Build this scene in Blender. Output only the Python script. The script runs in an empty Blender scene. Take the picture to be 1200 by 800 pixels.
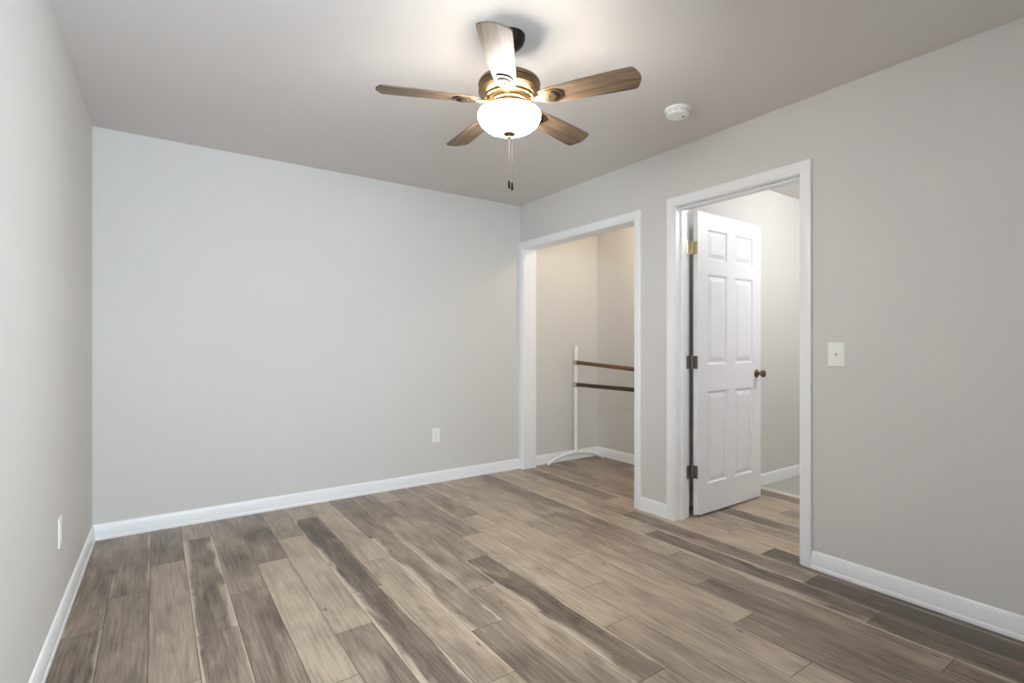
import bpy, bmesh, math, random
from math import sin, cos, pi, radians as R
from mathutils import Vector, Matrix

S = bpy.context.scene
C = S.collection
random.seed(7)

# ------------------------------------------------------------------ camera
YAW = 0.6069
cd = bpy.data.cameras.new('camera')
cd.sensor_width = 36.0
cd.lens = 602.28 / 1200 * 36
cd.shift_y = 2.6 / 1200
cd.clip_start = 0.02
cam = bpy.data.objects.new('camera', cd)
C.objects.link(cam)
cam.location = (0, 0, 1.1594)
cam.rotation_euler = (pi / 2, 0, -YAW)
S.camera = cam

# ------------------------------------------------------------------ light, world, exposure
S.view_settings.view_transform = 'Standard'
S.view_settings.look = 'None'
S.view_settings.gamma = 1
S.view_settings.use_curve_mapping = False
S.view_settings.exposure = 0.0
S.cycles.use_denoising = True
S.cycles.max_bounces = 14
S.cycles.diffuse_bounces = 8
S.cycles.sample_clamp_indirect = 0

w = bpy.data.worlds.new('world')
S.world = w
w.use_nodes = True
bg = w.node_tree.nodes['Background']
bg.inputs[0].default_value = (0.75, 0.87, 1.0, 1)
bg.inputs[1].default_value = 1.0

WINDOW_POWER = 152
SIDE_POWER = 70
FAN_BULB = 0.8
GLOBE_OUT = 98.0
GLOBE_IN = 5.0
HALL_POWER = 29
CLOSET_POWER = 11.5


def light(name, kind, loc, power, col, **k):
    d = bpy.data.lights.new(name, kind)
    d.energy = power
    d.color = col
    for a, b in k.items():
        setattr(d, a, b)
    o = bpy.data.objects.new(name, d)
    C.objects.link(o)
    o.location = loc
    return o


# daylight entering through the window in the wall behind the camera
wl = light('window_daylight', 'AREA', (0.1, -0.62, 1.30), WINDOW_POWER, (0.74, 0.87, 1.0),
           shape='RECTANGLE', size=1.1, size_y=1.45)
wl.rotation_euler = (pi / 2, 0, 0)     # faces +Y, into the room
# light added behind an invented side window, brightening the left and back walls
wr = light('added_side_light', 'AREA', (3.6, -0.7, 1.45), SIDE_POWER, (0.74, 0.87, 1.0),
           shape='RECTANGLE', size=1.0, size_y=1.5)
wr.rotation_euler = (pi / 2, 0, 0.7922)     # slants in through the added window towards the far left

# ------------------------------------------------------------------ material helpers


def nt(name):
    m = bpy.data.materials.new(name)
    m.use_nodes = True
    return m, m.node_tree, m.node_tree.nodes['Principled BSDF']


def node(t, kind, **k):
    n = t.nodes.new(kind)
    for a, b in k.items():
        if a.startswith('i_'):
            n.inputs[a[2:]].default_value = b
        else:
            setattr(n, a, b)
    return n


def lin(*c):
    f = lambda v: (v / 255 / 12.92) if v / 255 <= 0.04045 else ((v / 255 + 0.055) / 1.055) ** 2.4
    return (f(c[0]), f(c[1]), f(c[2]), 1)


def simple(name, col, rough=0.5, metal=0.0, bump=0.0, bscale=200, vary=0.0):
    m, t, b = nt(name)
    b.inputs['Roughness'].default_value = rough
    b.inputs['Metallic'].default_value = metal
    tc = node(t, 'ShaderNodeTexCoord')
    n = node(t, 'ShaderNodeTexNoise')
    n.inputs['Scale'].default_value = bscale
    n.inputs['Detail'].default_value = 3
    t.links.new(tc.outputs['Object'], n.inputs['Vector'])
    if vary:
        mx = node(t, 'ShaderNodeMix', data_type='RGBA')
        mx.inputs[6].default_value = tuple(c * (1 - vary) for c in col[:3]) + (1,)
        mx.inputs[7].default_value = tuple(min(1, c * (1 + vary)) for c in col[:3]) + (1,)
        n2 = node(t, 'ShaderNodeTexNoise')
        n2.inputs['Scale'].default_value = 2.5
        t.links.new(tc.outputs['Object'], n2.inputs['Vector'])
        t.links.new(n2.outputs['Fac'], mx.inputs[0])
        t.links.new(mx.outputs[2], b.inputs['Base Color'])
    else:
        b.inputs['Base Color'].default_value = col
    if bump:
        bp = node(t, 'ShaderNodeBump')
        bp.inputs['Strength'].default_value = bump
        bp.inputs['Distance'].default_value = 0.001
        t.links.new(n.outputs['Fac'], bp.inputs['Height'])
        t.links.new(bp.outputs['Normal'], b.inputs['Normal'])
    return m


M = {}
M['wall'] = simple('wall_paint', lin(212, 210, 207), 0.75, bump=0.25, bscale=260, vary=0.01)
M['ceiling'] = simple('ceiling_paint', lin(216, 211, 208), 0.9, bump=0.5, bscale=190, vary=0.01)
M['trim'] = simple('white_semigloss_trim', lin(240, 241, 243), 0.34, bump=0.012, bscale=60)
M['door'] = simple('white_door_paint', lin(236, 237, 240), 0.4, bump=0.012, bscale=90)
M['plastic'] = simple('white_plastic', lin(240, 241, 238), 0.35, bump=0.02)
M['slot'] = simple('dark_slot', lin(45, 42, 40), 0.6, bump=0.02)
M['cutout'] = simple('blackened_cutout', lin(14, 11, 9), 0.8, bump=0.02)
M['nickel'] = simple('satin_nickel', lin(150, 146, 140), 0.35, 1.0, bump=0.1)
M['nickel_glint'] = simple('nickel_painted_glint', lin(208, 196, 170), 0.32, 1.0, bump=0.1)  # nickel of the top hinge, warm reflected highlight put into its base colour
M['knob'] = simple('brushed_knob', lin(120, 108, 96), 0.3, 1.0, bump=0.1)
M['brass'] = simple('antique_brass', lin(126, 104, 76), 0.36, 1.0, bump=0.08, vary=0.15)
M['bronze'] = simple('dark_bronze', lin(46, 38, 32), 0.4, 0.8, bump=0.08)
M['chain'] = simple('chain_metal', lin(110, 98, 80), 0.5, 1.0, bump=0.05)
M['weight'] = simple('dark_wood_weight', lin(22, 16, 12), 0.6, 0.0, bump=0.05)
M['barre_white'] = simple('white_powder_coat', lin(240, 240, 240), 0.35, bump=0.05)
M['clamp'] = simple('clamp_metal', lin(190, 186, 180), 0.35, 0.7, bump=0.1)
M['tile'] = simple('pale_vinyl', lin(176, 176, 168), 0.45, bump=0.1, vary=0.04)
for k_ in ('cutout', 'weight', 'chain'):
    M[k_].node_tree.nodes['Principled BSDF'].inputs['Specular IOR Level'].default_value = 0.05
M['glass'] = None


def glass_mat():
    """thin clear pane: lets daylight straight through, mirrors a little at grazing angles"""
    m, t, b = nt('window_glass')
    tr = node(t, 'ShaderNodeBsdfTransparent')
    tr.inputs[0].default_value = (.97, .985, .98, 1)
    gl = node(t, 'ShaderNodeBsdfGlossy')
    gl.inputs['Roughness'].default_value = 0.02
    fr = node(t, 'ShaderNodeFresnel')
    fr.inputs[0].default_value = 1.45
    mx = node(t, 'ShaderNodeMixShader')
    t.links.new(fr.outputs[0], mx.inputs[0])
    t.links.new(tr.outputs[0], mx.inputs[1])
    t.links.new(gl.outputs[0], mx.inputs[2])
    t.links.new(mx.outputs[0], t.nodes['Material Output'].inputs['Surface'])
    return m


M['glass'] = glass_mat()


def emit(name, col, out_s, in_s=None):
    m, t, b = nt(name)
    b.inputs['Base Color'].default_value = lin(245, 240, 230)
    b.inputs['Roughness'].default_value = 0.25
    b.inputs['Emission Color'].default_value = col
    b.inputs['Emission Strength'].default_value = out_s
    return m


M['globe_out'] = emit('frosted_glass_outside', (1.0, 0.958, 0.91, 1), GLOBE_OUT)
M['globe_in'] = emit('frosted_glass_inside', (1.0, 0.88, 0.72, 1), GLOBE_IN)
M['bulb'] = emit('lamp_diffuser', (1.0, 0.95, 0.86, 1), 4.0)
M['bulb_warm'] = emit('warm_lamp_diffuser', (1.0, 0.82, 0.58, 1), 3.0)


def wood_mat(name, dark, light, rough=0.45, scale=1.0, contrast=1.0):
    """grain along the object's local X"""
    m, t, b = nt(name)
    L = t.links.new
    tc = node(t, 'ShaderNodeTexCoord')
    mp = node(t, 'ShaderNodeMapping')
    mp.inputs['Scale'].default_value = (3 * scale, 45 * scale, 45 * scale)
    L(tc.outputs['Object'], mp.inputs['Vector'])
    n = node(t, 'ShaderNodeTexNoise')
    n.inputs['Scale'].default_value = 1.6
    n.inputs['Detail'].default_value = 6
    n.inputs['Distortion'].default_value = 0.6
    L(mp.outputs['Vector'], n.inputs['Vector'])
    rp = node(t, 'ShaderNodeValToRGB')
    rp.color_ramp.elements[0].position = 0.5 - 0.17 / contrast
    rp.color_ramp.elements[0].color = dark
    rp.color_ramp.elements[1].position = 0.5 + 0.17 / contrast
    rp.color_ramp.elements[1].color = light
    L(n.outputs['Fac'], rp.inputs['Fac'])
    L(rp.outputs['Color'], b.inputs['Base Color'])
    b.inputs['Roughness'].default_value = rough
    bp = node(t, 'ShaderNodeBump')
    bp.inputs['Strength'].default_value = 0.15
    bp.inputs['Distance'].default_value = 0.001
    L(n.outputs['Fac'], bp.inputs['Height'])
    L(bp.outputs['Normal'], b.inputs['Normal'])
    return m


M['blade'] = wood_mat('weathered_oak_blade', lin(76, 60, 46), lin(124, 102, 78), 0.5)
M['bar_oak'] = wood_mat('brown_barre_wood', lin(84, 56, 30), lin(118, 84, 48), 0.4)
M['bar_walnut'] = wood_mat('dark_barre_wood', lin(42, 30, 20), lin(64, 46, 32), 0.4)


def floor_mat():
    m, t, b = nt('grey_brown_plank_floor')
    L = t.links.new

    def attr(n):
        a = node(t, 'ShaderNodeAttribute')
        a.attribute_name = n
        return a

    def math_(op, a, b_=None, c=None, clamp=False):
        n = node(t, 'ShaderNodeMath', operation=op, use_clamp=clamp)
        for i, v in enumerate((a, b_, c)):
            if v is None:
                continue
            if isinstance(v, (int, float)):
                n.inputs[i].default_value = v
            else:
                L(v, n.inputs[i])
        return n.outputs[0]

    def smooth(v, lo, hi):
        n = node(t, 'ShaderNodeMapRange', interpolation_type='SMOOTHSTEP')
        L(v, n.inputs[0])
        for i, x in ((1, lo), (2, hi)):
            if isinstance(x, (int, float)):
                n.inputs[i].default_value = x
            else:
                L(x, n.inputs[i])
        return n.outputs[0]

    def mix(f, a, b_):
        n = node(t, 'ShaderNodeMix', data_type='RGBA')
        for i, v in ((0, f), (6, a), (7, b_)):
            if isinstance(v, (int, float, tuple)):
                n.inputs[i].default_value = v
            else:
                L(v, n.inputs[i])
        return n.outputs[2]

    uv = attr('plank_uv')       # u (m across), v (m along), seed
    sep = node(t, 'ShaderNodeSeparateXYZ')
    L(uv.outputs['Vector'], sep.inputs[0])
    u, v, seed = sep.outputs
    dat = attr('plank_data')    # tone, sap left, sap right
    sd = node(t, 'ShaderNodeSeparateXYZ')
    L(dat.outputs['Vector'], sd.inputs[0])
    tone, sapl, sapr = sd.outputs
    rng = attr('plank_size')    # width, length
    sr = node(t, 'ShaderNodeSeparateXYZ')
    L(rng.outputs['Vector'], sr.inputs[0])
    pw, pl = sr.outputs[0], sr.outputs[1]

    def noise(su, sv, scale=1.0, detail=4, dist=0.0, off=0.0):
        cb = node(t, 'ShaderNodeCombineXYZ')
        L(math_('MULTIPLY', u, su), cb.inputs[0])
        L(math_('MULTIPLY', v, sv), cb.inputs[1])
        L(math_('MULTIPLY_ADD', seed, 13.7, off), cb.inputs[2])
        n = node(t, 'ShaderNodeTexNoise')
        n.inputs['Scale'].default_value = scale
        n.inputs['Detail'].default_value = detail
        n.inputs['Distortion'].default_value = dist
        L(cb.outputs[0], n.inputs['Vector'])
        return n.outputs['Fac']

    grain = noise(90, 4.5, 1, 5, 0.4)
    fine = noise(420, 16, 1, 3, 0.2, 3)
    blotch = noise(9, 3.2, 1, 4, 0.8, 7)
    cloud = noise(4, 1.6, 1, 2, 0.3, 11)
    # heartwood tone
    f = math_('ADD', tone, math_('MULTIPLY', math_('SUBTRACT', grain, 0.5), 0.8))
    f = math_('ADD', f, math_('MULTIPLY', math_('SUBTRACT', blotch, 0.5), 0.75))
    f = math_('ADD', f, math_('MULTIPLY', math_('SUBTRACT', cloud, 0.5), 0.5))
    f = math_('ADD', f, math_('MULTIPLY', math_('SUBTRACT', fine, 0.5), 0.32), clamp=True)
    rp = node(t, 'ShaderNodeValToRGB')
    cr = rp.color_ramp
    cr.elements[0].position = 0.0
    cr.elements[0].color = lin(76, 64, 54)
    cr.elements[1].position = 1.0
    cr.elements[1].color = lin(198, 181, 160)
    e = cr.elements.new(0.35)
    e.color = lin(134, 118, 103)
    e = cr.elements.new(0.65)
    e.color = lin(170, 153, 134)
    L(f, rp.inputs['Fac'])
    col = rp.outputs['Color']
    # pale sapwood running along an edge, its boundary wandering
    wob = noise(14, 2.6, 1, 5, 0.5, 21)
    wl_ = math_('MULTIPLY', sapl, math_('MULTIPLY', smooth(wob, 0.34, 0.66), 0.052))
    ml = math_('SUBTRACT', 1.0, smooth(u, math_('MULTIPLY', wl_, 0.1), math_('ADD', wl_, 0.008)))
    ml = math_('MULTIPLY', ml, smooth(sapl, 0.12, 0.7))
    wob2 = noise(14, 2.8, 1, 5, 0.5, 31)
    wr_ = math_('MULTIPLY', sapr, math_('MULTIPLY', smooth(wob2, 0.36, 0.68), 0.044))
    ur = math_('SUBTRACT', pw, u)
    mr = math_('SUBTRACT', 1.0, smooth(ur, math_('MULTIPLY', wr_, 0.1), math_('ADD', wr_, 0.008)))
    mr = math_('MULTIPLY', mr, smooth(sapr, 0.12, 0.7))
    sap = math_('MAXIMUM', ml, mr)
    sapc = mix(grain, lin(190, 174, 152), lin(216, 203, 184))
    col = mix(math_('MULTIPLY', sap, 0.85), col, sapc)
    # small dark knots
    kn = node(t, 'ShaderNodeTexVoronoi', feature='F1')
    cb = node(t, 'ShaderNodeCombineXYZ')
    L(math_('MULTIPLY', u, 11), cb.inputs[0])
    L(math_('MULTIPLY', v, 3.4), cb.inputs[1])
    L(math_('MULTIPLY', seed, 5.3), cb.inputs[2])
    L(cb.outputs[0], kn.inputs['Vector'])
    kn.inputs['Scale'].default_value = 1.0
    k = math_('SUBTRACT', 1.0, smooth(kn.outputs['Distance'], 0.03, 0.085))
    col = mix(math_('MULTIPLY', k, 0.7), col, lin(66, 52, 44))
    # seams
    v2 = math_('SUBTRACT', pl, v)
    du = math_('MINIMUM', u, ur)
    dv = math_('MINIMUM', v, v2)
    d = math_('MINIMUM', du, dv)
    seam = math_('SUBTRACT', 1.0, smooth(d, 0.0008, 0.0028))
    col = mix(math_('MULTIPLY', seam, 0.75), col, lin(58, 48, 42))
    L(col, b.inputs['Base Color'])
    rr = math_('MULTIPLY_ADD', grain, 0.16, 0.26)
    L(rr, b.inputs['Roughness'])
    h = math_('SUBTRACT', math_('MULTIPLY', grain, 0.12), seam)
    bp = node(t, 'ShaderNodeBump')
    bp.inputs['Strength'].default_value = 0.35
    bp.inputs['Distance'].default_value = 0.001
    L(h, bp.inputs['Height'])
    L(bp.outputs['Normal'], b.inputs['Normal'])
    return m


M['floor'] = floor_mat()

# ------------------------------------------------------------------ mesh helpers


def obj(name, bm, mat, parent=None, smooth=False, bevel=0.0, angle=35, loc=None, rot=None):
    me = bpy.data.meshes.new(name)
    bmesh.ops.recalc_face_normals(bm, faces=bm.faces)
    bm.to_mesh(me)
    bm.free()
    for mm in (mat if isinstance(mat, (list, tuple)) else [mat]):
        me.materials.append(mm)
    o = bpy.data.objects.new(name, me)
    C.objects.link(o)
    if smooth:
        for p in me.polygons:
            p.use_smooth = True
        es = o.modifiers.new('split', 'EDGE_SPLIT')
        es.split_angle = R(angle)
    if bevel:
        bv = o.modifiers.new('bevel', 'BEVEL')
        bv.width = bevel
        bv.segments = 2
        bv.limit_method = 'ANGLE'
    if parent:
        o.parent = parent
    if loc is not None:
        o.location = loc
    if rot is not None:
        o.rotation_euler = rot
    return o


def box(bm, a, b, mi=0):
    x0, y0, z0 = a
    x1, y1, z1 = b
    vs = [bm.verts.new(p) for p in ((x0, y0, z0), (x1, y0, z0), (x1, y1, z0), (x0, y1, z0),
                                    (x0, y0, z1), (x1, y0, z1), (x1, y1, z1), (x0, y1, z1))]
    for f in ((0, 3, 2, 1), (4, 5, 6, 7), (0, 1, 5, 4), (1, 2, 6, 5), (2, 3, 7, 6), (3, 0, 4, 7)):
        fc = bm.faces.new([vs[i] for i in f])
        fc.material_index = mi
    return vs


def prism(bm, pts, z0, z1):
    a = [bm.verts.new((x, y, z0)) for x, y in pts]
    b = [bm.verts.new((x, y, z1)) for x, y in pts]
    n = len(pts)
    bm.faces.new(a[::-1])
    bm.faces.new(b)
    for i in range(n):
        j = (i + 1) % n
        bm.faces.new((a[i], a[j], b[j], b[i]))


def lathe(bm, prof, n=48, c=(0, 0, 0), mi=0, close=False):
    rings = []
    for r, z in prof:
        if r < 1e-6:
            rings.append([bm.verts.new((c[0], c[1], c[2] + z))])
        else:
            rings.append([bm.verts.new((c[0] + r * cos(2 * pi * k / n), c[1] + r * sin(2 * pi * k / n), c[2] + z)) for k in range(n)])
    pairs = list(zip(rings, rings[1:]))
    if close:
        pairs.append((rings[-1], rings[0]))
    for a, b in pairs:
        for k in range(n):
            j = (k + 1) % n
            if len(a) == 1 and len(b) == 1:
                continue
            if len(a) == 1:
                f = bm.faces.new((a[0], b[j], b[k]))
            elif len(b) == 1:
                f = bm.faces.new((a[k], a[j], b[0]))
            else:
                f = bm.faces.new((a[k], a[j], b[j], b[k]))
            f.material_index = mi


def tube(bm, pts, r, n=16, cap=True, sy=1.0):
    pts = [Vector(p) for p in pts]
    rings = []
    up = None
    for i, p in enumerate(pts):
        d = (pts[min(i + 1, len(pts) - 1)] - pts[max(i - 1, 0)]).normalized()
        if up is None:
            up = Vector((0, 0, 1)) if abs(d.z) < 0.9 else Vector((0, 1, 0))
        x = d.cross(up).normalized()
        y = x.cross(d).normalized()
        up = y
        rr = r[i] if isinstance(r, (list, tuple)) else r
        rings.append([bm.verts.new(p + x * rr * cos(2 * pi * k / n) + y * rr * sy * sin(2 * pi * k / n)) for k in range(n)])
    for a, b in zip(rings, rings[1:]):
        for k in range(n):
            j = (k + 1) % n
            bm.faces.new((a[k], a[j], b[j], b[k]))
    if cap:
        bm.faces.new(rings[0][::-1])
        bm.faces.new(rings[-1])


def empty(name, loc, label=None, cat=None, rz=0, group=None, parent=None):
    o = bpy.data.objects.new(name, None)
    o.empty_display_size = 0.1
    C.objects.link(o)
    o.location = loc
    o.rotation_euler = (0, 0, rz)
    if label:
        o['label'] = label
        o['category'] = cat
    if group:
        o['group'] = group
    if parent:
        o.parent = parent
    return o


def struct(o, label=None):
    o['kind'] = 'structure'
    if label:
        o['label'] = label
    return o


# ------------------------------------------------------------------ dimensions
H = 2.44
W = 2.7961            # right wall face
W2 = 2.935            # its far face
D = 3.8965            # back wall face
YN = -0.36            # wall behind the camera


def lx(y):            # left wall face, very slightly out of square
    return -0.304 - 0.0145 * (D - y)


OP0, OP1, OPH = 2.497, 3.8395, 2.040     # cased opening to the closet
DR0, DR1, DRH = 1.357, 2.157, 2.060      # doorway casing inner edges
HALL_Y = 2.297
CL_Y = 2.41
CL_X = 3.785
XE = 5.3

# ------------------------------------------------------------------ floor: planks along Y in 0.153 m strips
PW, PX0, PL = 0.1530, -0.175, 1.195
joint = {-2: 2.4, -1: 2.66, 0: 2.96, 1: 3.27, 2: 2.38, 3: 2.683, 4: 2.982, 5: 2.087, 6: 2.385, 7: 2.685, 8: 1.796, 9: 2.096,
         10: 2.392, 11: 1.509, 12: 1.807, 13: 2.11, 14: 1.225, 15: 1.525, 16: 1.82, 17: 2.11, 18: 1.24, 19: 1.545, 20: 1.84}
# (strip): plank tones from back to front: list of (start_y_upper, tone, sapL, sapR)
look = {
    (-1, 2.66): (.22, 0, .5), (-1, 3.855): (.3, 0, .3), (-1, 1.465): (.25, 0, .3),
    (0, 4.155): (.30, .35, .45), (0, 2.96): (.27, .0, .2),
    (1, 4.465): (.22, 0, .1), (1, 3.27): (.50, .1, .0), (1, 2.075): (.5, .2, 0),
    (2, 3.575): (.24, .75, .9), (2, 2.38): (.30, 1.0, .5), (2, 4.77): (.45, 0, 0),
    (3, 3.878): (.38, .35, 0), (3, 2.683): (.34, 0, .1),
    (4, 4.177): (.27, 0, 0), (4, 2.982): (.66, .1, 0), (4, 1.787): (.62, 0, 0),
    (5, 4.477): (.42, 0, 0), (5, 3.282): (.66, 0, .2), (5, 2.087): (.38, 0, 0),
    (6, 4.775): (.5, 0, 0), (6, 3.58): (.14, 1.0, .35), (6, 2.385): (.20, 1.1, .6),
    (7, 3.88): (.66, .3, .2), (7, 2.685): (.58, .2, .55), (7, 1.49): (.6, 0, 0),
    (8, 4.186): (.30, 0, .3), (8, 2.991): (.36, .9, .9), (8, 1.796): (.34, 0, .3),
    (9, 3.291): (.42, .5, 0), (9, 2.096): (.52, .1, .5), (9, 4.486): (.35, .3, 0),
    (10, 3.587): (.42, .2, .2), (10, 2.392): (.18, .95, .75), (10, 1.197): (.5, 0, 0),
    (11, 3.899): (.45, 0, .7), (11, 2.704): (.66, .1, 0), (11, 1.509): (.58, 0, 0),
    (12, 3.002): (.66, 0, 0), (12, 1.807): (.60, 0, .45), (12, 4.197): (.4, .4, 0),
    (13, 3.305): (.66, 0, 0), (13, 2.11): (.62, 0, .2), (13, .915): (.5, .4, 0),
    (14, 3.615): (.6, 0, 0), (14, 2.42): (.60, .2, 0), (14, 1.225): (.26, 0, 0),
    (15, 3.915): (.55, .4, 0), (15, 2.72): (.40, 0, 0), (15, 1.525): (.26, .4, .2),
    (16, 3.015): (.44, 0, .2), (16, 1.82): (.42, 0, .75), (16, .625): (.2, .2, .6),
    (17, 3.305): (.68, .8, .1), (17, 2.11): (.20, 1.0, .5), (17, .915): (.12, .3, .3),
    (18, 3.63): (.55, .9, .2), (18, 2.435): (.32, .8, .5), (18, 1.24): (.04, .35, 0),
    (19, 3.935): (.35, .5, 0), (19, 2.74): (.7, 0, .3), (19, 1.545): (.12, .4, 0),
    (20, 1.84): (.62, 0, .3), (21, 2.14): (.48, .6, .6), (22, 2.44): (.25, .5, .9), (23, 2.7): (.64, .5, .3),
}


def tone_for(i, y):
    best = None
    for (s, ys), v in look.items():
        if s == i and abs(ys - y) < 0.12:
            return v
    rnd = random.Random(i * 91 + int(y * 100))
    return (rnd.uniform(.3, .68), rnd.choice((0, 0, .4, .9)), rnd.choice((0, 0, .3, .6)))


def build_floor():
    bm = bmesh.new()
    luv = bm.loops.layers.float_vector.new('plank_uv')
    ld = bm.loops.layers.float_vector.new('plank_data')
    ls = bm.loops.layers.float_vector.new('plank_size')
    for i in range(-3, 28):
        x0 = PX0 + PW * i
        x1 = x0 + PW
        x1c = min(x1, 3.985)
        if x0 >= 3.985:
            continue
        jj = joint.get(i)
        if jj is None:
            jj = 1.84 + 0.3 * ((i - 20) % 4)
        y = jj
        while y < D + 0.1:
            y += PL
        while y > YN - 0.12:
            ya, yb = y - PL, y
            t = tone_for(i, yb)
            seed = (i * 7.31 + round(yb / PL) * 3.17) % 17
            vs = [bm.verts.new(p) for p in ((x0, ya, 0), (x1c, ya, 0), (x1c, yb, 0), (x0, yb, 0))]
            f = bm.faces.new(vs)
            for lp, (a, b) in zip(f.loops, ((0, PL), (x1c - x0, PL), (x1c - x0, 0), (0, 0))):
                lp[luv] = (a, b, seed)
                lp[ld] = t
                lp[ls] = (x1c - x0, PL, 0)
            y -= PL
    o = obj('floor', bm, M['floor'])
    # recalc may have flipped; make sure planks face up
    me = o.data
    if me.polygons[0].normal.z < 0:
        me.flip_normals()
    struct(o, 'grey brown wood plank floor with pale sapwood streaks')
    bm = bmesh.new()
    box(bm, (lx(YN) - .2, YN - .2, -.10), (XE, D + .15, -.002))
    struct(obj('floor_slab', bm, M['slot']))
    bm = bmesh.new()
    box(bm, (4.03, .70, -.001), (XE, HALL_Y, .001))
    struct(obj('floor_hall', bm, M['tile']), 'pale smooth floor at the far end beyond the doorway')
    bm = bmesh.new()
    prism(bm, [(3.975, 0), (4.035, 0), (4.03, .004), (4.018, .008), (3.992, .008), (3.98, .004)], .72, HALL_Y - .016)
    for v in bm.verts:
        v.co = Vector((v.co.x, v.co.z, v.co.y))
    struct(obj('trim_1', bm, simple('pale_oak_strip', lin(208, 202, 190), .4, bump=.05, vary=.08)), 'pale transition strip between plank floor and pale floor')


build_floor()

# ------------------------------------------------------------------ walls and ceiling
bm = bmesh.new()
box(bm, (lx(YN) - .15, D, 0), (CL_X + .12, D + .12, H))
struct(obj('wall_back', bm, M['wall']), 'light greige back wall')
bm = bmesh.new()
prism(bm, [(lx(YN - .12), YN - .12), (lx(D), D), (lx(D) - .12, D), (lx(YN - .12) - .12, YN - .12)], 0, H)
struct(obj('wall_left', bm, M['wall']), 'light greige left wall')

JT = 0.019   # jamb thickness
bm = bmesh.new()
SY0, SY1, SZ0, SZ1 = -.30, .36, .70, 2.08  # opening cut for the added side window
box(bm, (W, YN - .12, 0), (W2, SY0, H))
box(bm, (W, SY0, 0), (W2, SY1, SZ0))
box(bm, (W, SY0, SZ1), (W2, SY1, H))
box(bm, (W, SY1, 0), (W2, DR0 + .006 - JT, H))
box(bm, (W, DR0 + .006 - JT, DRH - .005 + JT), (W2, DR1 - .007 + JT, H))
box(bm, (W, DR1 - .007 + JT, 0), (W2, OP0 + .006 - JT, H))
box(bm, (W, OP0 + .006 - JT, OPH - .005 + JT), (W2, D, H))
box(bm, (W, OP1 - .006 + JT, 0), (W2, D, OPH - .005 + JT))
bmesh.ops.remove_doubles(bm, verts=bm.verts, dist=1e-5)
struct(obj('wall_right', bm, M['wall']), 'greige right wall with a cased opening and a doorway')

# near wall with window opening
WX0, WX1, WZ0, WZ1 = -.3, .7, .80, 2.10
WC = .2
bm = bmesh.new()
box(bm, (lx(YN) - .12, YN - .12, 0), (WX0, YN, H))
box(bm, (WX1, YN - .12, 0), (W + .1, YN, H))
box(bm, (WX0, YN - .12, 0), (WX1, YN, WZ0))
box(bm, (WX0, YN - .12, WZ1), (WX1, YN, H))
struct(obj('wall_front', bm, M['wall']), 'greige wall behind the camera with a window')
win = empty('window_1', (WC, YN, WZ0))
win['kind'] = 'structure'
bm = bmesh.new()
for (a, b) in (((WX0, WZ0), (WX0 + .04, WZ1)), ((WX1 - .04, WZ0), (WX1, WZ1)), ((WX0 + .04, WZ0), (WX1 - .04, WZ0 + .04)), ((WX0 + .04, WZ1 - .04), (WX1 - .04, WZ1)),
               ((WC - .02, WZ0 + .04), (WC + .02, WZ1 - .04)), ((WX0 + .04, 1.44), (WC - .02, 1.475)), ((WC + .02, 1.44), (WX1 - .04, 1.475))):
    box(bm, (a[0] - WC, -.09, a[1] - WZ0), (b[0] - WC, -.04, b[1] - WZ0))
obj('window_frame', bm, M['trim'], win)
bm = bmesh.new()
box(bm, (WX0 + .02 - WC, -.068, .02), (WX1 - .02 - WC, -.064, WZ1 - WZ0 - .02))
obj('pane', bm, M['glass'], win)
bm = bmesh.new()
box(bm, (WX0 - .07 - WC, -.04, -.02), (WX1 + .07 - WC, .035, 0))
obj('window_sill', bm, M['trim'], win, bevel=.004)

win = empty('added_side_window', (W, (SY0 + SY1) / 2, SZ0))  # unseen window, added only to let the side light in
win['kind'] = 'structure'
bm = bmesh.new()
sh, sz = (SY1 - SY0) / 2, SZ1 - SZ0
for (a, b) in (((-sh, 0), (-sh + .035, sz)), ((sh - .035, 0), (sh, sz)), ((-sh + .035, 0), (sh - .035, .035)), ((-sh + .035, sz - .035), (sh - .035, sz)), ((-sh + .035, sz / 2 - .016), (sh - .035, sz / 2 + .016))):
    box(bm, (.05, a[0], a[1]), (.10, b[0], b[1]))
obj('window_frame', bm, M['trim'], win)
bm = bmesh.new()
box(bm, (.073, -sh + .02, .02), (.077, sh - .02, sz - .02))
obj('pane', bm, M['glass'], win)
bm = bmesh.new()
box(bm, (-.035, -sh - .03, -.02), (.05, sh + .03, 0))
obj('window_sill', bm, M['trim'], win, bevel=.004)

# rooms beyond
bm = bmesh.new()
box(bm, (CL_X, CL_Y, 0), (CL_X + .12, D, H))
struct(obj('wall_closet_back', bm, M['wall']), 'warm lit end wall of the closet')
bm = bmesh.new()
box(bm, (W2, HALL_Y, 0), (XE, CL_Y, H))
struct(obj('wall_hall_left', bm, M['wall']), 'side wall of the hall behind the open door')
bm = bmesh.new()
box(bm, (XE, .58, 0), (XE + .12, CL_Y, H))
struct(obj('wall_hall_back', bm, M['wall']))
bm = bmesh.new()
box(bm, (W2, .58, 0), (XE, .70, H))
struct(obj('wall_hall_right', bm, M['wall']))
bm = bmesh.new()
box(bm, (lx(YN) - .15, YN - .12, H), (XE + .12, D + .12, H + .1))
struct(obj('ceiling', bm, M['ceiling']), 'off white flat ceiling')

# ------------------------------------------------------------------ baseboards
BP = [(0, 0), (.017, 0), (.017, .014), (.0135, .020), (.0125, .066), (.010, .074), (.009, .082), (.005, .089), (0, .092)]


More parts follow.
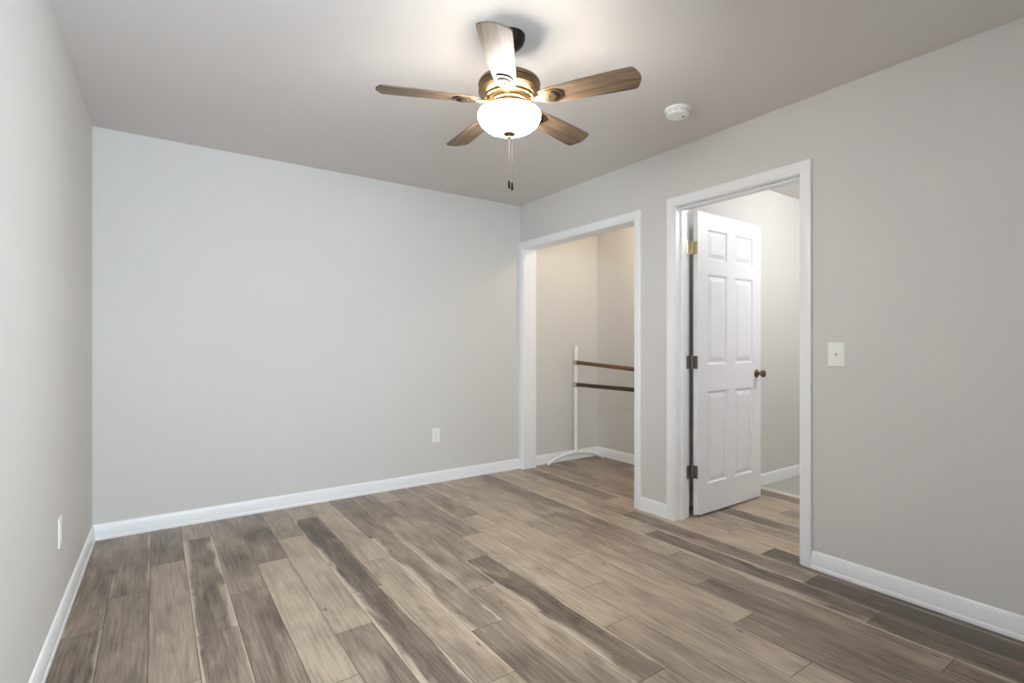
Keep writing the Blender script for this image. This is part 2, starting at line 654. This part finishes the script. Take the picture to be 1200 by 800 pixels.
def baseboard(name, a, b, label=None):
    """from a to b (x, y); the room lies to the left of a->b"""
    a, b = Vector((*a, 0)), Vector((*b, 0))
    d = (b - a).normalized()
    n = Vector((-d.y, d.x, 0))
    bm = bmesh.new()
    A = [bm.verts.new(a + n * o + Vector((0, 0, z))) for o, z in BP]
    B = [bm.verts.new(b + n * o + Vector((0, 0, z))) for o, z in BP]
    for i in range(len(BP)):
        j = (i + 1) % len(BP)
        bm.faces.new((A[i], A[j], B[j], B[i]))
    bm.faces.new(A)
    bm.faces.new(B[::-1])
    return struct(obj(name, bm, M['trim'], smooth=True, angle=25), label)


CW = .057
baseboard('baseboard_back', (W - .012, D), (lx(D), D), 'white baseboard along the back wall')
baseboard('baseboard_left', (lx(D) , D), (lx(YN), YN), 'white baseboard along the left wall')
baseboard('baseboard_right', (W, YN), (W, DR0 - CW), 'white baseboard right of the doorway')
baseboard('baseboard_pillar', (W, DR1 + CW), (W, OP0 - CW), 'short white baseboard between opening and doorway')
baseboard('baseboard_front', (lx(YN), YN), (W, YN))
baseboard('baseboard_closet_left', (CL_X, D), (W2 + .015, D), 'white baseboard on the left closet wall')
baseboard('baseboard_closet_back', (CL_X, CL_Y), (CL_X, D), 'white baseboard on the end wall of the closet')
baseboard('baseboard_hall_left', (XE, HALL_Y), (W2 + .016, HALL_Y), 'white baseboard behind the open door')
baseboard('baseboard_closet_right', (W2, CL_Y), (CL_X, CL_Y))

# ------------------------------------------------------------------ casings and jambs
CP = [(0, 0), (0, .008), (.003, .010), (.012, .011), (.015, .014), (.040, .0165), (.050, .0165), (.0545, .015), (.057, .012), (.057, 0)]


def casing(name, y0, y1, zt, x, side, label):
    bm = bmesh.new()
    st = []
    for o, t_ in CP:
        st.append([Vector((x + side * t_, y0 - o, 0)), Vector((x + side * t_, y0 - o, zt + o)),
                   Vector((x + side * t_, y1 + o, zt + o)), Vector((x + side * t_, y1 + o, 0))])
    V = [[bm.verts.new(p) for p in s] for s in st]
    for i in range(len(V)):
        j = (i + 1) % len(V)
        for k in range(3):
            bm.faces.new((V[i][k], V[i][k + 1], V[j][k + 1], V[j][k]))
    bm.faces.new([v[0] for v in V])
    bm.faces.new([v[3] for v in V][::-1])
    return struct(obj(name, bm, M['trim'], smooth=True, angle=22), label)


def jamb(name, y0, y1, zt, label, stop=False):
    bm = bmesh.new()
    box(bm, (W - .001, y0 - JT, 0), (W2 + .001, y0, zt + JT))
    box(bm, (W - .001, y1, 0), (W2 + .001, y1 + JT, zt + JT))
    box(bm, (W - .001, y0, zt), (W2 + .001, y1, zt + JT))
    if stop:
        sx0, sx1, s = W + .050, W + .088, .011
        box(bm, (sx0, y0, 0), (sx1, y0 + s, zt))
        box(bm, (sx0, y1 - s, 0), (sx1, y1, zt))
        box(bm, (sx0, y0 + s, zt - s), (sx1, y1 - s, zt))
    return struct(obj(name, bm, M['trim'], bevel=.0015), label)


casing('trim_2', OP0, OP1, OPH, W, -1, 'white casing around the closet opening')
jamb('trim_3', OP0 + .006, OP1 - .006, OPH - .005, 'white jamb lining the closet opening')
casing('trim_4', DR0, DR1, DRH, W, -1, 'white casing around the doorway')
jamb('trim_5', DR0 + .006, DR1 - .007, DRH - .005, 'white jamb lining the doorway', stop=True)
casing('trim_6', OP0, OP1, OPH, W2, 1, 'white casing on the closet side')
casing('trim_7', DR0, DR1, DRH, W2, 1, 'white casing on the hall side')

# ------------------------------------------------------------------ six panel door
DW, DT, DH = .783, .035, 2.033
door = empty('door_1', (2.970, 2.1065, .013), rz=R(.6))
door['kind'] = 'structure'
door['label'] = 'white six panel door standing open against the hall wall'


def door_leaf():
    bm = bmesh.new()
    xs = [0, .112, .342, .441, .671, DW]
    zs = [0, .197, .822, 1.005, 1.617, 1.717, 1.922, DH]
    pan_x = (1, 3)
    pan_z = (1, 3, 5)
    for yf, sg in ((0, 1), (DT, -1)):
        for i in range(5):
            for j in range(7):
                x0, x1, z0, z1 = xs[i], xs[i + 1], zs[j], zs[j + 1]
                if i in pan_x and j in pan_z:
                    loops = []
                    for off, dep in ((0, 0), (.006, .005), (.011, .0085), (.020, .0085), (.045, .002)):
                        loops.append([bm.verts.new((a, yf + sg * dep, b)) for a, b in
                                      ((x0 + off, z0 + off), (x1 - off, z0 + off), (x1 - off, z1 - off), (x0 + off, z1 - off))])
                    for A, B in zip(loops, loops[1:]):
                        for k in range(4):
                            q = (k + 1) % 4
                            bm.faces.new((A[k], A[q], B[q], B[k]))
                    bm.faces.new(loops[-1])
                else:
                    bm.faces.new([bm.verts.new((a, yf, b)) for a, b in ((x0, z0), (x1, z0), (x1, z1), (x0, z1))])
    for (a, b) in (((0, 0), (0, DH)), ((0, DH), (DW, DH)), ((DW, DH), (DW, 0)), ((DW, 0), (0, 0))):
        bm.faces.new([bm.verts.new(p) for p in ((a[0], 0, a[1]), (b[0], 0, b[1]), (b[0], DT, b[1]), (a[0], DT, a[1]))])
    bmesh.ops.remove_doubles(bm, verts=bm.verts, dist=1e-5)
    return bm


obj('door_panel', door_leaf(), M['door'], door)
for z, mt in ((1.80, 'nickel_glint'), (1.035, 'nickel'), (.300, 'nickel')):
    bm = bmesh.new()
    zz = z - .013
    box(bm, (-.0015, -.0, zz - .044), (.001, .033, zz + .044))             # leaf on the door edge
    box(bm, (-.062, .0415, zz - .044), (-.016, .0435, zz + .044))          # leaf on the jamb
    for k in range(5):
        lathe(bm, [(0, 0), (.0062, 0), (.0065, .001), (.0065, .0162), (.0062, .0172), (0, .0172)], 14, (-.012, .036, zz - .044 + k * .0176))
    lathe(bm, [(0, 0), (.003, 0), (.0045, .003), (.003, .006), (0, .007)], 12, (-.012, .036, zz + .044))
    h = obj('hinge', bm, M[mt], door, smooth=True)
    if mt == 'nickel_glint':
        h['label'] = 'top hinge with a warm highlight painted into its colour'
# knob pair with rosettes
bm = bmesh.new()
kp = [(0, 0), (.031, 0), (.031, .004), (.026, .009), (.012, .012), (.011, .028), (.016, .034), (.0255, .042), (.0275, .052), (.024, .062), (.012, .067), (0, .068)]
lathe(bm, kp, 32)
for v in bm.verts:
    v.co = Vector((DW - .060 + v.co.x, -v.co.z, .925 + v.co.y))
obj('door_knob', bm, M['knob'], door, smooth=True)
bm = bmesh.new()
lathe(bm, [(r, z * .9) for r, z in kp], 32)
for v in bm.verts:
    v.co = Vector((DW - .060 + v.co.x, DT + v.co.z, .925 + v.co.y))
obj('door_knob', bm, M['knob'], door, smooth=True)
bm = bmesh.new()
box(bm, (DW - .0005, .006, .895), (DW + .0012, .029, .955))
lathe(bm, [(0, 0), (.007, 0), (.006, .008), (0, .009)], 14, (0, 0, 0))
obj('latch_plate', bm, M['knob'], door)

# ------------------------------------------------------------------ ceiling fan
FX, FY = 1.213, 1.7666
fan = empty('ceiling_fan', (FX, FY, H), 'five blade ceiling fan with brown wood blades and a glowing white bowl light', 'ceiling fan')


def fz(z):
    return z - H


bm = bmesh.new()
lathe(bm, [(0, 0), (.066, 0), (.066, -.012), (.060, -.030), (.045, -.048), (.028, -.058), (.020, -.062), (0, -.062)], 48)
obj('canopy', bm, M['bronze'], fan, smooth=True)
bm = bmesh.new()
lathe(bm, [(0, -.055), (.0125, -.055), (.0125, fz(2.300)), (.022, fz(2.298)), (.024, fz(2.275)), (.03, fz(2.262)), (0, fz(2.262))], 32)
obj('downrod', bm, M['bronze'], fan, smooth=True)
bm = bmesh.new()
lathe(bm, [(0, fz(2.268)), (.045, fz(2.266)), (.085, fz(2.262)), (.112, fz(2.256)), (.124, fz(2.248)), (.129, fz(2.240)), (.1295, fz(2.232)),
           (.126, fz(2.229)), (.1255, fz(2.212)), (.129, fz(2.209)), (.129, fz(2.203)), (.122, fz(2.198)), (.112, fz(2.190)), (.104, fz(2.187)),
           (.102, fz(2.178)), (.094, fz(2.175)), (.090, fz(2.168)), (0, fz(2.168))], 72)
obj('motor_housing', bm, M['brass'], fan, smooth=True, angle=30)
bm = bmesh.new()
lathe(bm, [(0, fz(2.168)), (.078, fz(2.168)), (.080, fz(2.163)), (.076, fz(2.158)), (.076, fz(2.146)), (.081, fz(2.143)), (.083, fz(2.132)), (.070, fz(2.126)), (.012, fz(2.122)),
           (.006, fz(2.115)), (.005, fz(2.042)), (0, fz(2.042))], 48)
obj('switch_housing', bm, M['brass'], fan, smooth=True, angle=30)

# bowl: outer and inner skins of one glass shell
outer = [(.1225, 2.122), (.1285, 2.118), (.1308, 2.110), (.1290, 2.094), (.1195, 2.075), (.099, 2.057), (.070, 2.044), (.036, 2.037), (.006, 2.035)]
bm = bmesh.new()
lathe(bm, [(r, fz(z)) for r, z in outer], 72, mi=0)
lathe(bm, [(max(.006, r - .004), fz(z + (.0035 if i > 3 else 0))) for i, (r, z) in enumerate(outer)], 72, mi=1)
n = 72
shade = obj('lamp_shade', bm, [M['globe_out'], M['globe_in']], fan, smooth=True, angle=60)
shade['label'] = 'glowing white frosted glass bowl'
bm = bmesh.new()
lathe(bm, [(0, fz(2.038)), (.020, fz(2.0375)), (.0265, fz(2.034)), (.026, fz(2.031)), (.014, fz(2.027)), (.007, fz(2.024)), (.0075, fz(2.019)), (.004, fz(2.015)), (0, fz(2.014))], 32)
obj('finial', bm, M['brass'], shade, smooth=True)

# three bulbs inside the bowl
for k in range(3):
    a = k * 2 * pi / 3 + .4
    b_ = light('fan_bulb_light', 'POINT', (.085 * cos(a), .085 * sin(a), fz(2.100)), FAN_BULB, (1.0, .84, .62), shadow_soft_size=.022)
    b_.parent = fan

blade_out = [(.135, .030), (.16, .041), (.22, .047), (.30, .053), (.40, .0575), (.46, .0595), (.500, .0600), (.516, .0590), (.524, .051), (.5375, .020), (.540, .008)]


def blade_mesh():
    bm = bmesh.new()
    pts = [(x, y) for x, y in blade_out] + [(x, -y) for x, y in reversed(blade_out)]
    prism(bm, pts, .000, .006)
    return bm


TH = 2.75728
blade0 = iron0 = slot0 = None
for k in range(5):
    a = TH + k * 2 * pi / 5
    if k == 0:
        blade0 = obj('blade', blade_mesh(), M['blade'], fan, bevel=.0012)
        b = blade0
    else:
        b = blade0.copy()
        C.objects.link(b)
        b.parent = fan
    b.location = (0, 0, fz(2.160))
    b.rotation_euler = (R(-12), 0, a)
    if k == 0:
        bm = bmesh.new()
        # medallion plate under the blade root
        out = []
        for (x, y) in ((.120, .013), (.140, .020), (.160, .030), (.185, .036), (.205, .036), (.222, .029), (.232, .014)):
            out.append((x, y))
        pts = out + [(x, -y) for x, y in reversed(out)]
        prism(bm, pts, -.005, -.0005)
        # arm to the flywheel
        tube(bm, [(.055, 0, .012), (.080, 0, .008), (.100, 0, .000), (.120, 0, -.003), (.142, 0, -.003)], [.013, .012, .011, .012, .012], 12, sy=.45)
        iron0 = obj('blade_iron', bm, M['brass'], fan, bevel=.001)
        bm = bmesh.new()
        arc = []
        for q in range(13):
            t_ = R(-68 + q * 136 / 12)
            arc.append((.178 + .046 * cos(t_) * .95, .031 * sin(t_)))
        inn = []
        for q in range(13):
            t_ = R(-68 + q * 136 / 12)
            inn.append((.178 + .026 * cos(t_), .027 * sin(t_)))
        prism(bm, arc + inn[::-1], -.0062, -.0045)
        slot0 = obj('slot', bm, M['cutout'], iron0)
        slot0['label'] = 'dark crescent cut-out'
        bm = bmesh.new()
        lathe(bm, [(0, -.0085), (.003, -.0082), (.0046, -.006), (.0046, -.004), (0, -.004)], 14, (.178, 0, 0))
        screw0 = obj('screw', bm, M['bronze'], iron0, smooth=True)
        i_ = iron0
    else:
        i_ = iron0.copy()
        C.objects.link(i_)
        i_.parent = fan
        for src in (slot0, screw0):
            s_ = src.copy()
            C.objects.link(s_)
            s_.parent = i_
    i_.location = (0, 0, fz(2.160))
    i_.rotation_euler = (R(-12), 0, a)

# two pull chains with slim dark weights
RT = (cos(YAW), -sin(YAW))
for off, zt, zc in ((-.001, 1.840, 2.02), (.0115, 1.833, 2.02)):
    bm = bmesh.new()
    px_, py_ = off * RT[0], off * RT[1]
    z = fz(zc)
    zz = z
    pts = []
    while zz > fz(zt) + .002:
        lathe(bm, [(0, .0008), (.0006, .0005), (.0008, 0), (.0006, -.0005), (0, -.0008)], 6, (px_, py_, zz))
        zz -= .0034
    tube(bm, [(px_, py_, z), (px_, py_, fz(zt))], .00025, 6)
    ch = obj('pull_chain', bm, M['chain'], fan)
    bm = bmesh.new()
    lathe(bm, [(0, 0), (.0022, -.001), (.0040, -.005), (.0046, -.018), (.0044, -.028), (.0030, -.0345), (0, -.036)], 16, (px_, py_, fz(zt)))
    obj('pull_weight', bm, M['weight'], ch, smooth=True)

# ------------------------------------------------------------------ smoke detector
sm = empty('smoke_detector', (2.345, 1.790, H), 'round white smoke detector on the ceiling near the right wall', 'smoke detector')
bm = bmesh.new()
lathe(bm, [(0, 0), (.068, 0), (.0685, -.004), (.067, -.010), (.063, -.0115), (0, -.0115)], 56)
obj('base_plate', bm, M['plastic'], sm, smooth=True)
bm = bmesh.new()
lathe(bm, [(0, -.0115), (.058, -.0115), (.0625, -.0135), (.0635, -.018), (.062, -.030), (.057, -.038), (.050, -.0405), (.046, -.040), (0, -.040)], 56)
obj('cover', bm, M['plastic'], sm, smooth=True)
bm = bmesh.new()
for k in range(12):
    a = k * pi / 6
    m_ = Matrix.Rotation(a, 4, 'Z')
    vs = box(bm, (.0605, -.010, -.0275), (.0638, .010, -.0245))
    for v in vs:
        v.co = m_ @ v.co
obj('vent_slots', bm, simple('vent_shadow_grey', lin(150, 148, 145), .6, bump=.02), sm)
bm = bmesh.new()
lathe(bm, [(0, -.0425), (.006, -.0425), (.0075, -.040), (0, -.040)], 20, (.030 * .82, -.030 * .57, 0))
obj('test_button', bm, simple('button_grey', lin(120, 116, 118), .5, bump=.02), sm, smooth=True)

# ------------------------------------------------------------------ light switch and outlets


def plate(bm, w_, h_, t_=.0055):
    """plate in local XZ, front at -Y"""
    o_ = .004
    A = [bm.verts.new(p) for p in ((-w_ / 2, 0, -h_ / 2), (w_ / 2, 0, -h_ / 2), (w_ / 2, 0, h_ / 2), (-w_ / 2, 0, h_ / 2))]
    B = [bm.verts.new(p) for p in ((-w_ / 2, -t_ * .5, -h_ / 2), (w_ / 2, -t_ * .5, -h_ / 2), (w_ / 2, -t_ * .5, h_ / 2), (-w_ / 2, -t_ * .5, h_ / 2))]
    Cc = [bm.verts.new(p) for p in ((-w_ / 2 + o_, -t_, -h_ / 2 + o_), (w_ / 2 - o_, -t_, -h_ / 2 + o_), (w_ / 2 - o_, -t_, h_ / 2 - o_), (-w_ / 2 + o_, -t_, h_ / 2 - o_))]
    for P, Q in ((A, B), (B, Cc)):
        for k in range(4):
            j = (k + 1) % 4
            bm.faces.new((P[k], P[j], Q[j], Q[k]))
    bm.faces.new(Cc)
    bm.faces.new(A[::-1])


def outlet(loc, rz, label):
    o = empty('wall_outlet', loc, label, 'outlet', rz=rz, group='duplex outlets low on the walls')
    bm = bmesh.new()
    plate(bm, .072, .116)
    obj('cover_plate', bm, M['plastic'], o)
    for s_ in (-1, 1):
        bm = bmesh.new()
        pts = []
        for q in range(24):
            t_ = q * 2 * pi / 24
            pts.append((.0172 * cos(t_), max(-.0125, min(.0125, .0172 * sin(t_)))))
        prism(bm, pts, .0, .0018)
        for v in bm.verts:
            v.co = Vector((v.co.x, -.0055 - v.co.z, v.co.y + s_ * .0195))
        r_ = obj('receptacle', bm, M['plastic'], o)
        bm = bmesh.new()
        z0 = s_ * .0195
        box(bm, (-.0075, -.0076, z0 - .003), (-.0055, -.0072, z0 + .006))
        box(bm, (.0055, -.0076, z0 - .003), (.0073, -.0072, z0 + .005))
        lathe(bm, [(0, -.0002), (.0022, -.0002), (.0022, .0002), (0, .0002)], 10)
        for v in bm.verts:
            if abs(v.co.x) < .003 and v.co.z < .01 and v.co.y > -.004:
                v.co = Vector((v.co.x, -.0074 + v.co.z, z0 - .0075 + v.co.y))
        obj('slots', bm, M['slot'], r_)
    bm = bmesh.new()
    lathe(bm, [(0, .0012), (.0022, .0008), (.003, 0), (0, 0)], 12)
    for v in bm.verts:
        v.co = Vector((v.co.x, -.0055 - v.co.z, v.co.y))
    obj('screw', bm, M['plastic'], o, smooth=True)
    return o


outlet((1.931, D, .394), 0, 'white duplex outlet on the back wall above the baseboard')
outlet((lx(2.765) + .0, 2.765, .395), pi / 2 + .0145, 'white duplex outlet seen edge-on low on the left wall')

sw = empty('light_switch', (W, 1.184, 1.105), 'white toggle light switch on the wall right of the doorway', 'light switch', rz=-pi / 2)
bm = bmesh.new()
plate(bm, .079, .122)
obj('switch_plate', bm, M['plastic'], sw)
bm = bmesh.new()
box(bm, (-.0055, -.0062, -.0125), (.0055, -.0050, .0125))
obj('toggle_slot', bm, simple('slot_shadow_grey', lin(222, 222, 218), .5, bump=.02), sw)
bm = bmesh.new()
prism(bm, [(-.0045, -.0055), (-.0185, -.001), (-.0190, .004), (-.0045, .006)], -.0035, .0035)
for v in bm.verts:
    v.co = Vector((v.co.z, v.co.x, v.co.y + .0))
obj('toggle', bm, M['plastic'], sw, bevel=.0006)
for s_ in (-1, 1):
    bm = bmesh.new()
    lathe(bm, [(0, .0012), (.0022, .0008), (.003, 0), (0, 0)], 12)
    for v in bm.verts:
        v.co = Vector((v.co.x, -.0055 - v.co.z, v.co.y + s_ * .030))
    obj('screw', bm, M['plastic'], sw, smooth=True)

# ------------------------------------------------------------------ ballet barre in the closet
BX, BY, BL = 3.372, 3.762, 1.25
bar = empty('ballet_barre', (BX, BY, 0), 'white freestanding ballet barre with two wooden rails inside the closet', 'ballet barre')


def barre_end(y):
    bm = bmesh.new()
    pts = []
    for q in range(25):
        t_ = -1 + q / 12
        x = .335 * t_
        z = .018 + .084 * (1 - abs(t_) ** 2.1)
        if abs(t_) > .93:
            z = .018
        pts.append((x * cos(-.10), y + x * sin(-.10), z))
    tube(bm, pts, .0165, 14)
    obj('foot', bm, M['barre_white'], bar, smooth=True, angle=50)
    bm = bmesh.new()
    tube(bm, [(0, y, .095), (0, y, 1.130)], .0185, 20)
    lathe(bm, [(.0185, 0), (.0175, .006), (.010, .009), (0, .010)], 20, (0, y, 1.130))
    obj('post', bm, M['barre_white'], bar, smooth=True)


barre_end(0)
barre_end(-BL)
for za, zb, mt in ((.977, .915, 'bar_oak'), (.762, .766, 'bar_walnut')):
    bm = bmesh.new()
    L_ = math.hypot(BL - .04, za - zb)
    tube(bm, [(0, 0, 0), (L_, 0, 0)], .0185, 24)
    o = obj('rail', bm, M[mt], bar, smooth=True)
    o.location = (0, -.022, za)
    o.rotation_euler = (0, math.atan2(za - zb, BL - .04), -pi / 2)
    o['label'] = 'upper brown wooden rail' if mt == 'bar_oak' else 'lower dark brown wooden rail'
    for y, z in ((0, za), (-BL, zb)):
        bm = bmesh.new()
        box(bm, (-.023, y - .026, z - .024), (.023, y + .022, z + .024))
        obj('clamp', bm, M['clamp'], bar, bevel=.004)
        bm = bmesh.new()

# ------------------------------------------------------------------ lamps of the closet and hall (ceiling mounted, just out of sight)


def flush_lamp(loc, r, mt, label, power, col):
    o = empty('ceiling_lamp', loc, label, 'ceiling lamp')
    bm = bmesh.new()
    lathe(bm, [(0, 0), (r, 0), (r, -.018), (r * .95, -.022), (0, -.022)], 40)
    obj('lamp_base', bm, M['nickel'], o, smooth=True)
    bm = bmesh.new()
    lathe(bm, [(r * .93, -.022), (r * .90, -.045), (r * .7, -.068), (r * .4, -.082), (0, -.088)], 40)
    obj('lamp_shade', bm, M[mt], o, smooth=True)
    l_ = light('lamp_light', 'POINT', (0, 0, -.16), power, col, shadow_soft_size=.07)
    l_.parent = o


flush_lamp((4.15, 1.22, H), .16, 'bulb', 'round ceiling lamp in the hall beyond the doorway', HALL_POWER, (.95, .98, 1))
flush_lamp((3.36, 2.85, H), .12, 'bulb_warm', 'small warm ceiling lamp inside the closet', CLOSET_POWER, (1, .85, .65))
